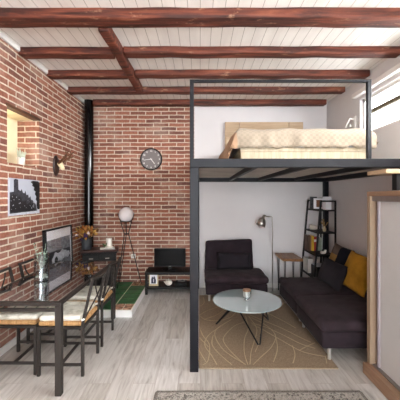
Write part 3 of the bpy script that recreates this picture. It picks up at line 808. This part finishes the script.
gv = thing('glass_vase', 'clear glass vase with grey-green sprigs on the dining table', 'vase', (-1.565, 3.02, .75))
gx, gy, gz = -1.60, 3.03, .7505
put('glass', MB().lathe([(.066, 0), (.070, .005), (.070, .27), (.0665, .27), (.0665, .018), (0, .018)], (gx, gy, gz), 32), CLEAR, gv, smooth='auto')
sp = MB()
for (ex, ey, ez, k) in ((-.08, 0, .36, 0), (.03, .02, .34, 1), (.06, -.02, .29, 2), (-.02, .03, .28, 3)):
    p0 = Vector((gx+ex*.2*-1, gy, gz+.03)); p1 = Vector((gx+ex*.4, gy+ey*.5, gz+ez*.55)); p2 = Vector((gx+ex, gy+ey, gz+ez))
    sp.tube([p0, p1, p2], .0022, 5)
    for j in range(8):
        t = .25+.75*j/7; p = p0.lerp(p1, t*2) if t < .5 else p1.lerp(p2, t*2-1)
        leafshape(sp, p, (rnd.uniform(-1, 1), rnd.uniform(-1, 1), .6), .035, .008, .2, j)
put('sprigs', sp, SPRIG, gv)
pb = MB()
for k in range(26):
    a = rnd.uniform(0, 6.28); r_ = .05*math.sqrt(rnd.random()); pb.sphere((gx+r_*math.cos(a), gy+r_*math.sin(a), gz+.028+rnd.uniform(0, .02)), rnd.uniform(.008, .012), 6)
o = put('pebbles', pb, PALEG, gv, smooth=True); o['kind'] = 'stuff'

# chairs
def make_chair(label):
    t = thing('dining_chair', label, 'chair', (0, 0, 0), 0, 'dining chairs around the glass table')
    L = .012
    put('leg', MB().bar((-.195, -.195, 0), (-.195, -.195, .455), .024), STEELB, t)
    put('leg', MB().bar((-.195, .195, 0), (-.195, .195, .455), .024), STEELB, t)
    for sy in (-.195, .195): put('leg', MB().bar((.195, sy, 0), (.195, sy, .43), .024), STEELB, t)
    sf = MB()
    for sy in (-.195, .195): sf.bar((-.183, sy, .428), (.207, sy, .428), .022, .022)
    sf.bar((.195, -.183, .428), (.195, .183, .428), .022, .022).bar((-.195, -.183, .428), (-.195, .183, .428), .022, .022)
    put('seat_frame', sf, STEELB, t)
    put('rush_seat', MB().rbox((0.002, 0, .463), (.40, .40, .045), .018, (10, 10, 4), .002, 30), RUSH, t, smooth=True)
    cz = MB().rbox((.012, 0, .507), (.385, .39, .055), .026, (16, 16, 4), .005, 9,
        fn=lambda p, h: Vector((p.x, p.y, p.z - (.012*sum(math.exp(-((p.x-a)**2+(p.y-b)**2)/.0016) for a in (-.11, 0, .11) for b in (-.11, 0, .11)) if p.z > 0 else 0))))
    cu = put('seat_cushion', cz, CUSH, t, smooth=True)
    for sy in (-1, 1): put('cushion_tie', MB().tube([(-.178, sy*.17, .505), (-.205, sy*.180, .515), (-.21, sy*.208, .508), (-.19, sy*.212, .50)], .009, 6), POTW, cu, smooth=True)
    bf = MB()
    for sy in (-1, 1): bf.bar((-.195, sy*.195, .455), (-.212, sy*.195, .55), .022).bar((-.212, sy*.195, .545), (-.285, sy*.195, .862), .022)
    prev = None
    for k in range(9):
        y = -.206+.412*k/8; p = Vector((-.285-.02*math.cos(y/.206*PI/2), y, .862-.012*math.cos(y/.206*PI/2)))
        if prev: bf.bar(prev, p, .024, .02)
        prev = p
    put('back_frame', bf, STEELB, t)
    cb_ = MB()
    for s in (-1, 1):
        for k in range(8):
            def P_(t_): 
                z = .50+.33*t_; y = s*(.185-.30*math.sin(t_*PI*.5)**1.3); x = -.205-(z-.5)*.23-.018*math.sin(t_*PI)
                return Vector((x, y, z))
            cb_.bar(P_(k/8), P_((k+1)/8+.01), .009, .012)
    put('crossed_back_bars', cb_, STEELB, t)
    for sy in (-.195, .195): put('stretcher', MB().bar((-.183, sy, .10), (.183, sy, .10), .020), STEELB, t)
    put('stretcher', MB().bar((0, -.185, .10), (0, .185, .10), .020), STEELB, t)
    return t
ch = make_chair('nearer of two steel chairs on the room side of the dining table')
ch.location = (-1.238, 2.862, 0); ch.rotation_euler = (0, 0, PI)
dup(ch, (-1.238, 3.385, 0), PI, 'farther of two steel chairs on the room side of the dining table')
dup(ch, (-1.672, 2.89, 0), 0, 'nearer of two steel chairs between dining table and brick wall')
dup(ch, (-1.672, 3.455, 0), 0, 'farther of two steel chairs between dining table and brick wall')

# ------------------------------------------------------------------ rugs
def strip(mb, pts, w, z):
    P = [Vector((p[0], p[1], z)) for p in pts]
    Q = []
    for i in range(len(P)-1):
        p0 = P[max(0, i-1)]; p1 = P[i]; p2 = P[i+1]; p3 = P[min(len(P)-1, i+2)]
        for k in range(5):
            t = k/5; Q.append(.5*((2*p1)+(p2-p0)*t+(2*p0-5*p1+4*p2-p3)*t*t+(3*p1-p0-3*p2+p3)*t**3))
    Q.append(P[-1])
    prev = None
    for i, q_ in enumerate(Q):
        d = (Q[min(i+1, len(Q)-1)]-Q[max(i-1, 0)]).normalized(); a = Vector((-d.y, d.x, 0))*w/2
        cur = mb.verts([q_-a, q_+Vector((0, 0, .003)), q_+a])
        if prev: mb.face([prev[0], cur[0], cur[1], prev[1]]); mb.face([prev[1], cur[1], cur[2], prev[2]])
        prev = cur
RX0, RX1, RY0, RY1 = -.010, 1.28, 2.765, 4.80
rg = MB().rbox(((RX0+RX1)/2, (RY0+RY1)/2, .008), (RX1-RX0, RY1-RY0, .014), .006, (20, 24, 2), .0015, 8)
rg.mi = 1
leafl = [
 [(.43,2.82),(.36,2.95),(.27,3.2),(.27,3.38),(.42,3.66),(.58,3.8),(.60,3.95)],
 [(.43,2.82),(.33,2.95),(.23,3.12),(.17,3.4),(.21,3.6),(.40,3.85)],
 [(.45,2.82),(.45,3.05),(.50,3.35),(.58,3.6),(.60,3.95)],
 [(.47,2.82),(.52,3.05),(.60,3.30),(.68,3.6),(.64,3.95)],
 [(.30,2.82),(.20,3.0),(.13,3.2),(.15,3.42)],
 [(.16,2.82),(.11,3.0),(.05,3.2),(.10,3.42),(.26,3.66),(.40,3.85)],
 [(.50,2.82),(.62,2.98),(.75,3.15),(.86,3.42),(.80,3.7),(.64,3.95)],
 [(-.008,3.98),(.08,3.84),(.25,3.82),(.42,3.95),(.52,4.2)],
 [(-.008,3.99),(.10,4.15),(.30,4.35),(.42,4.7)], [(.05,3.85),(.22,4.0),(.38,4.25)], [(-.008,4.3),(.06,4.45),(.05,4.7)],
 [(-.008,3.64),(.03,3.42),(.10,3.2),(.08,2.9),(.03,2.82)], [(-.008,3.36),(.02,3.30),(.09,3.15)], [(-.008,3.12),(.0,3.05),(.06,2.86)], [(-.008,2.9),(-.03,2.82)],
 [(.64,3.72),(.78,3.5),(.95,3.2),(1.05,3.05),(1.22,2.97),(1.26,2.98)],
 [(.64,3.75),(.80,3.62),(.95,3.42),(1.08,3.22),(1.2,3.12)],
 [(.66,4.0),(.82,3.8),(.98,3.6),(1.1,3.4),(1.2,3.25)],
 [(.80,4.3),(.95,4.0),(1.06,3.8),(1.15,3.6)],
 [(.72,3.58),(.66,3.3),(.56,3.05)], [(.85,3.35),(.80,3.1),(.70,2.86)], [(.98,3.18),(.95,3.0),(.88,2.84)],
 [(1.02,3.08),(1.12,3.16),(1.24,3.24)], [(1.24,2.96),(1.20,2.84)],
]
for l_ in leafl: strip(rg, l_, .010, .0145)
o = put('area_rug', rg, [TANRUG, CREAMPILE]); tag(o, 'tan rug with thin cream leaf outlines under the coffee table', 'rug')
fg = MB().rbox((.475, 1.935, .006), (1.63, 1.0, .010), .005, (16, 10, 2), .001, 8)
fr_ = thing('speckled_rug', 'grey speckled woven rug on the floor nearest the camera', 'rug', (.49, 1.95, 0))
put('pile', fg, GREYRUG, fr_)
put('border', MB().rbox((.475, 2.436, .007), (1.66, .028, .013), .005, (30, 2, 2), .003, 20).rbox((-.35, 1.935, .007), (.028, 1.0, .013), .005, (2, 20, 2), .003, 20).rbox((1.30, 1.935, .007), (.028, 1.0, .013), .005, (2, 20, 2), .003, 20), RUGEDGE, fr_)

# ------------------------------------------------------------------ coffee table
kc = Vector((.552, 3.54, 0))
kt = thing('coffee_table', 'round coffee table with pale frosted glass top and black zigzag wire legs', 'table', kc)
put('glass_top', MB().lathe([(0, .368), (.398, .368), (.404, .374), (.398, .380), (0, .380)], kc, 64), FROST, kt, smooth='auto', label='pale frosted glass disc')
ft = [Vector((.197, 3.69, .022)), Vector((.625, 3.18, .022)), Vector((.867, 3.825, .022))]
ctr = Vector((.563, 3.565, 0))
tops = [ctr+Vector((.2*math.cos(R(a)), .2*math.sin(R(a)), .360)) for a in (220, 340, 100)]
put('wire_leg', MB().tube([tops[2], ft[0]+Vector((0, 0, .004)), ft[0]+(tops[0]-ft[0])*.03, tops[0]], .0085, 8), BLACKM, kt, smooth=True)
put('wire_leg', MB().tube([tops[0], ft[1]+Vector((-.01, .0, .004)), ft[1]+Vector((.01, 0, .004)), tops[1]], .0085, 8), BLACKM, kt, smooth=True)
put('wire_leg', MB().tube([tops[1], ft[2]+Vector((0, -.008, .004)), ft[2]+Vector((0, .008, .004)), tops[2]], .0085, 8), BLACKM, kt, smooth=True)
put('support_ring', MB().lathe([(.19, .355), (.205, .355), (.205, .367), (.19, .367), (.19, .355)], ctr, 32), BLACKM, kt)
cd = thing('candle_jar', 'white candle in a glass jar with copper band on the coffee table', 'candle', (.548, 3.536, .38))
cdc = (.546, 3.50, .381)
put('jar', MB().lathe([(.030, 0), (.033, .012), (.026, .022), (.040, .034), (.046, .05), (.046, .130), (.043, .130), (.043, .05), (0, .045)], cdc, 24), CLEAR, cd, smooth='auto')
put('wax', MB().lathe([(0, .046), (.036, .046), (.042, .054), (.042, .108), (0, .108)], cdc, 24), WAX, cd, smooth='auto')
put('band', MB().lathe([(.0465, .112), (.0475, .114), (.0475, .128), (.0465, .130)], cdc, 24), COPPER, cd, smooth='auto')

# ------------------------------------------------------------------ seating
def seat_module(x0, x1, y0, y1, name, label, cat, group=None, legs=(), seed=0):
    t = thing(name, label, cat, ((x0+x1)/2, (y0+y1)/2, 0), 0, group)
    cx_, cy_ = (x0+x1)/2, (y0+y1)/2
    put('base', MB().rbox((cx_, cy_, .205), (x1-x0-.03, y1-y0-.03, .17), .03, (10, 10, 5), .004, 5, seed=seed), SOFA, t, smooth=True)
    def crown(p, h):
        k = max(0, (1-(p.x/h.x)**4)*(1-(p.y/h.y)**4))
        return Vector((p.x, p.y, p.z+(.018*k+.011*noise.noise(Vector((p.x*6+seed, p.y*6, 0)))+.008*noise.noise(Vector((p.x*14, p.y*11, seed))) if p.z > 0 else 0)))
    put('seat', MB().rbox((cx_, cy_, .335), (x1-x0, y1-y0, .10), .042, (26, 26, 5), .004, 6, seed=seed, fn=crown), SOFA2, t, smooth=True)
    for lx, ly_ in legs:
        put('leg', MB().tube([(lx, ly_, .0185), (lx, ly_, .125)], .016, 12), CHROME, t, smooth='auto', label='short chrome leg')
    return t
# slipper chair by the back wall
ac = seat_module(.07, 1.03, 4.45, 5.10, 'armless_chair', 'dark armless lounge chair against the back wall under the loft', 'armchair', None, [(.14, 4.53), (.96, 4.53), (.14, 5.02), (.96, 5.02)], 3)
MBk = Matrix.Translation((.485, 5.06, .60)) @ Matrix.Rotation(R(-8), 4, 'X')
def backfn(p, h): return Vector((p.x*(1-.02*(p.z/h.z)), p.y + .01*noise.noise(Vector((p.x*5, 0, p.z*5))), p.z+.012*(p.x/h.x)*(1 if p.z > 0 else 0)))
put('backrest', MB().rbox((0, 0, 0), (.80, .12, .52), .04, (20, 6, 16), .006, 5, fn=backfn, M=MBk), SOFA, ac, smooth=True)
pm_ = MB().pillow(Matrix.Translation((.555, 4.905, .535)) @ Matrix.Rotation(R(-10), 4, 'X'), .57, .27, .13, seed=2)
tag(put('cushion', pm_, GREYC, smooth=True), 'dark oblong lumbar cushion on the armless lounge chair', 'cushion')
# two sofa modules along the right wall
s1 = seat_module(1.165, 2.19, 2.875, 3.70, 'sofa_module', 'nearer dark sofa module beside the wardrobe, on a chrome leg', 'sofa', 'modules of the dark sofa', [(1.255, 2.912), (1.25, 3.62), (2.1, 2.96), (2.1, 3.62)], 11)
s2 = seat_module(1.175, 2.19, 3.715, 4.52, 'sofa_module', 'farther dark sofa module beneath the cushions, near the ladder shelf', 'sofa', 'modules of the dark sofa', [(1.27, 3.80), (1.27, 4.44), (2.1, 3.80), (2.1, 4.44)], 17)
for s_, a, b in ((s1, 2.9, 3.69), (s2, 3.725, 4.5)):
    put('backrest', MB().rbox((2.13, (a+b)/2, .53), (.12, b-a, .36), .045, (6, 14, 10), .005, 5), SOFA, s_, smooth=True)
def orient(loc, xdir, up):
    x = Vector(xdir).normalized(); z = Vector(up); z = (z-x*z.dot(x)).normalized(); y = z.cross(x)
    M = Matrix((x, y, z)).transposed().to_4x4(); M.translation = Vector(loc); return M
def cushion(loc, xdir, up, w, h, t, mats, label, seed, fn=None, amp=.008, loc_name='cushion'):
    mb = MB().pillow(orient(loc, xdir, up), w, h, t, 18, seed, amp, fn)
    return tag(put('cushion', mb, mats, smooth=True), label, 'cushion', 'loose cushions on the sofa')
cushion((1.975, 3.765, .635), (.18, -1, -.12), (.30, .05, 1), .46, .48, .15, MUST, 'mustard yellow cushion leaning by the wardrobe end of the sofa', 5, amp=.014)
cushion((1.95, 4.20, .685), (.14, -1, -.10), (.30, .1, 1), .44, .44, .13, [NAVY, TAUPE, GOLD], 'navy cushion with taupe and gold stripes behind the charcoal one', 6,
        lambda u, v: (1 if v > .66 and u < .52 else 2 if v > .42 and u < .50 else 0))
cushion((1.765, 4.02, .565), (.12, -1, -.06), (.35, .0, 1), .52, .34, .17, GREYC, 'charcoal cushion lying in front of the striped navy cushion', 7)

# ------------------------------------------------------------------ side table, lamp
sx0, sx1, sy0, sy1 = 1.285, 1.60, 4.63, 5.15
sdt = thing('side_table', 'small side table with rough live-edge wooden top and black rod legs', 'table', (1.455, 4.89, 0))
def wob(p, h): 
    k = 1+.05*noise.noise(Vector((p.y*7, p.x*2, 5))); return Vector((p.x*k, p.y, p.z))
put('top', MB().rbox((1.445, 4.89, .605), (.32, .50, .042), .012, (10, 20, 3), .006, 9, fn=wob), LIVE, sdt, smooth=True)
for yy in (4.70, 5.08):
    for xx in (1.33, 1.58):
        put('leg', MB().tube([(xx-.011, yy, .585), (xx-.004, yy, .008), (xx+.004, yy, .008), (xx+.011, yy, .585)], .006, 8), BLACKM, sdt, smooth=True)
lp = thing('floor_lamp', 'slender brushed metal reading lamp with tilted dome shade', 'lamp', (1.2, 4.95, 0))
lx, ly2 = 1.20, 4.97
put('base', MB().lathe([(0, 0), (.11, 0), (.11, .012), (.02, .02), (0, .02)], (lx, ly2, .001), 32), NICKEL, lp, smooth='auto')
put('pole', MB().tube([(lx, ly2, .015), (lx, ly2, 1.22), (lx-.002, ly2, 1.247), (lx-.02, ly2, 1.258), (lx-.12, ly2, 1.258)], .0075, 10), NICKEL, lp, smooth=True)
MS = Matrix.Translation((lx-.145, ly2, 1.26)) @ Matrix.Rotation(R(20), 4, 'Y')
sh = put('shade', MB().lathe([(0, .03), (.022, .025), (.026, -.02), (.05, -.05), (.073, -.10), (.080, -.165), (.077, -.165), (.068, -.10), (.045, -.055), (0, -.03)], (0, 0, 0), 28, MS), NICKEL, lp, smooth=True)
put('bulb', MB().sphere(MS @ Vector((0, 0, -.145)), .045, 12), GLOBE, sh, smooth=True)
put('swivel', MB().sphere((lx-.13, ly2, 1.27), .022, 10), NICKEL, lp, smooth=True)

# ------------------------------------------------------------------ ladder shelf
LSY0, LSY1 = 4.60, 5.15
def fx(z): return 1.72+.135*z/1.53
ls = thing('ladder_shelf', 'tall black metal ladder shelf in the corner under the loft', 'shelf', (1.95, 4.875, 0))
for y in (LSY0, LSY1):
    put('side_frame', MB().bar((fx(0), y, 0), (fx(1.52), y, 1.52), .024).bar((2.075, y, 0), (2.075, y, 1.52), .022).bar((fx(1.52)-.01, y, 1.52), (2.085, y, 1.52), .024), BLACKM, ls)
put('back_bar', MB().bar((2.075, LSY0, 1.52), (2.075, LSY1, 1.52), .02), BLACKM, ls)
for z in (1.385, 1.04, .69, .34):
    put('shelf_board', MB().box(fx(z)-.005, 2.09, LSY0+.005, LSY1-.005, z-.022, z), BLACKM, ls, bevel=.002)
# top shelf
fM = Matrix.Translation((1.925, 4.87, 1.386)) @ Matrix.Rotation(R(-18), 4, 'Z')
o = thing('photo_frame', 'white matted photo frame with brown picture on the shelf top', 'picture frame', (1.925, 4.87, 1.386), R(-18))
put('frame', MB().box(-.085, .085, -.01, .01, 0, .185, fM), BLACKM, o); put('mat_board', MB().box(-.077, .077, -.013, -.01, .008, .177, fM), PAPER, o)
put('picture', MB().box(-.035, .05, -.0155, -.013, .035, .15, fM), BROWNP, o)
fM2 = Matrix.Translation((1.915, 5.08, 1.386)) @ Matrix.Rotation(R(-14), 4, 'Z')
o = put('picture_frame', MB().box(-.05, .06, -.01, .01, 0, .20, fM2), B2); tag(o, 'plain dark frame behind the white photo frame on the shelf top', 'picture frame')
o = put('white_box', MB().box(1.945, 2.045, 4.66, 4.76, 1.386, 1.59), PAPER, bevel=.004); tag(o, 'tall white box at the near end of the top shelf', 'box')
# second shelf
o = put('ceramic_shell', MB().rbox((1.90, 5.0, 1.075), (.15, .10, .07), .034, (12, 10, 8), .016, 14).rbox((1.86, 5.0, 1.105), (.06, .06, .045), .022, (6, 6, 6), .01, 20), WHITEC, smooth=True)
tag(o, 'white ceramic shell ornament on the second shelf', 'ornament')
o = thing('twig_vase', 'small beige vase with dried twigs on the second shelf', 'vase', (1.96, 4.73, 1.041))
put('vase', MB().lathe([(.018, 0), (.028, .02), (.026, .05), (.014, .075), (.017, .085), (0, .08)], (1.96, 4.73, 1.041), 16), BEIGE, o, smooth='auto')
tw = MB()
for k in range(9): tw.tube([(1.96, 4.73, 1.10), (1.96+rnd.uniform(-.05, .05), 4.73+rnd.uniform(-.04, .04), 1.18+rnd.uniform(0, .07))], [.002, .006], 5)
put('twigs', tw, TWIG, o)
# books on the third shelf
xb = 1.785
bl_ = [(0, .034, .262, 'dark brown book, leftmost on the third shelf of the black ladder shelf'), (1, .018, .245, 'umber book between the dark brown and the tan book on the ladder shelf'), (2, .016, .25, 'tan book between umber and yellow books on the ladder shelf'),
       (3, .034, .25, 'bright yellow book on the third shelf'), (4, .052, .235, 'red book with a white band on the third shelf'), (5, .04, .225, 'grey-green book next to the red one'), (6, .04, .215, 'sage green book at the end of the row beside the figurine')]
for i, (mi, th, hh, lab) in enumerate(bl_):
    bk = thing('book', lab, 'book', (xb+th/2, 5.05, .691), 0, 'books on the third shelf')
    y0 = 4.965+.006*(i % 3); x0, x1 = xb+.001, xb+th-.001
    put('cover', MB().box(x0, x0+.003, y0, 5.13, .691, .691+hh).box(x1-.003, x1, y0, 5.13, .691, .691+hh).box(x0+.003, x1-.003, y0, y0+.004, .691, .691+hh), BK[mi], bk)
    put('pages', MB().box(x0+.003, x1-.003, y0+.004, 5.125, .694, .688+hh), PAPER, bk)
    if mi == 4: put('spine_band', MB().box(x0, x1, y0-.001, y0, .84, .88), PAPER, bk)
    xb += th
o = put('bird_figurine', MB().rbox((1.93, 4.70, .715), (.09, .045, .045), .02, (8, 6, 6), .006, 20).rbox((1.965, 4.70, .745), (.035, .03, .035), .014, (5, 5, 5)), WHITEC, smooth=True); tag(o, 'small white figurine beside the books on the third shelf', 'figurine')
# bottom visible shelf
for x, lab in ((1.765, 'pale card magazine file at the left end of the lowest shelf'), (1.865, 'pale card magazine file on the lowest shelf, beside the black box')):
    mf = MB().box(x, x+.004, 4.90, 5.13, .342, .57).box(x+.081, x+.085, 4.90, 5.13, .342, .57).box(x+.004, x+.081, 4.90, 4.904, .342, .57).box(x+.004, x+.081, 4.904, 5.13, .342, .348).box(x+.004, x+.081, 5.126, 5.13, .348, .45)
    tag(put('magazine_file', mf, FILE), lab, 'magazine file', 'card magazine files on the lowest shelf')
o = put('storage_box', MB().box(1.80, 2.05, 4.63, 4.86, .342, .50), BLACKM, bevel=.004); tag(o, 'black storage box on the lowest visible shelf', 'box')
o = put('paper_stack', MB().box(1.81, 2.03, 4.64, 4.85, .501, .516), B5); tag(o, 'pale blue paper pile lying on the black storage box', 'paper')

# ------------------------------------------------------------------ light
def area(name, loc, rot, sx, sy, power, col=(1, 1, 1)):
    l = bpy.data.lights.new(name, 'AREA'); l.shape = 'RECTANGLE'; l.size = sx; l.size_y = sy; l.energy = power; l.color = col
    o = bpy.data.objects.new(name, l); C.objects.link(o); o.location = loc; o.rotation_euler = rot; return o
# daylight outside the strip window, facing -X and slightly down
area('daylight_strip', (XR+.5, .9, 3.0), (0, R(62), 0), .9, 4.0, 345, (1, .985, .97))
# daylight outside the rear window, facing +Y
area('daylight_rear', (.5, YF-.3, 1.75), (R(90), 0, 0), 3.6, 2.3, 45, (.93, .97, 1))
# added unseen warm point light inside the niche, no fixture
l = bpy.data.lights.new('niche_fill', 'POINT'); l.energy = 1.0; l.color = (1, .86, .62); l.shadow_soft_size = .08
o = bpy.data.objects.new('niche_fill', l); C.objects.link(o); o.location = (XL-.12, NY0+.16, NZ1-.22)
W = bpy.data.worlds.new('sky'); bpy.context.scene.world = W; W.use_nodes = True
W.node_tree.nodes['Background'].inputs[0].default_value = (.93, .96, 1, 1); W.node_tree.nodes['Background'].inputs[1].default_value = 4.6

# ------------------------------------------------------------------ camera
cam = bpy.data.cameras.new('camera'); co = bpy.data.objects.new('camera', cam); C.objects.link(co)
cam.sensor_width = 36; cam.sensor_fit = 'HORIZONTAL'; cam.lens = 36*300/400; cam.shift_y = -.01; cam.clip_start = .05
co.location = (0, 0, 1.6); co.rotation_euler = (PI/2, 0, 0)
S = bpy.context.scene; S.camera = co
S.view_settings.view_transform = 'Standard'; S.view_settings.look = 'None'; S.view_settings.gamma = 1; S.view_settings.use_curve_mapping = False
S.view_settings.exposure = 1.38
S.cycles.use_denoising = True
S.cycles.max_bounces = 10; S.cycles.diffuse_bounces = 6; S.cycles.transparent_max_bounces = 12
S.cycles.sample_clamp_indirect = 6
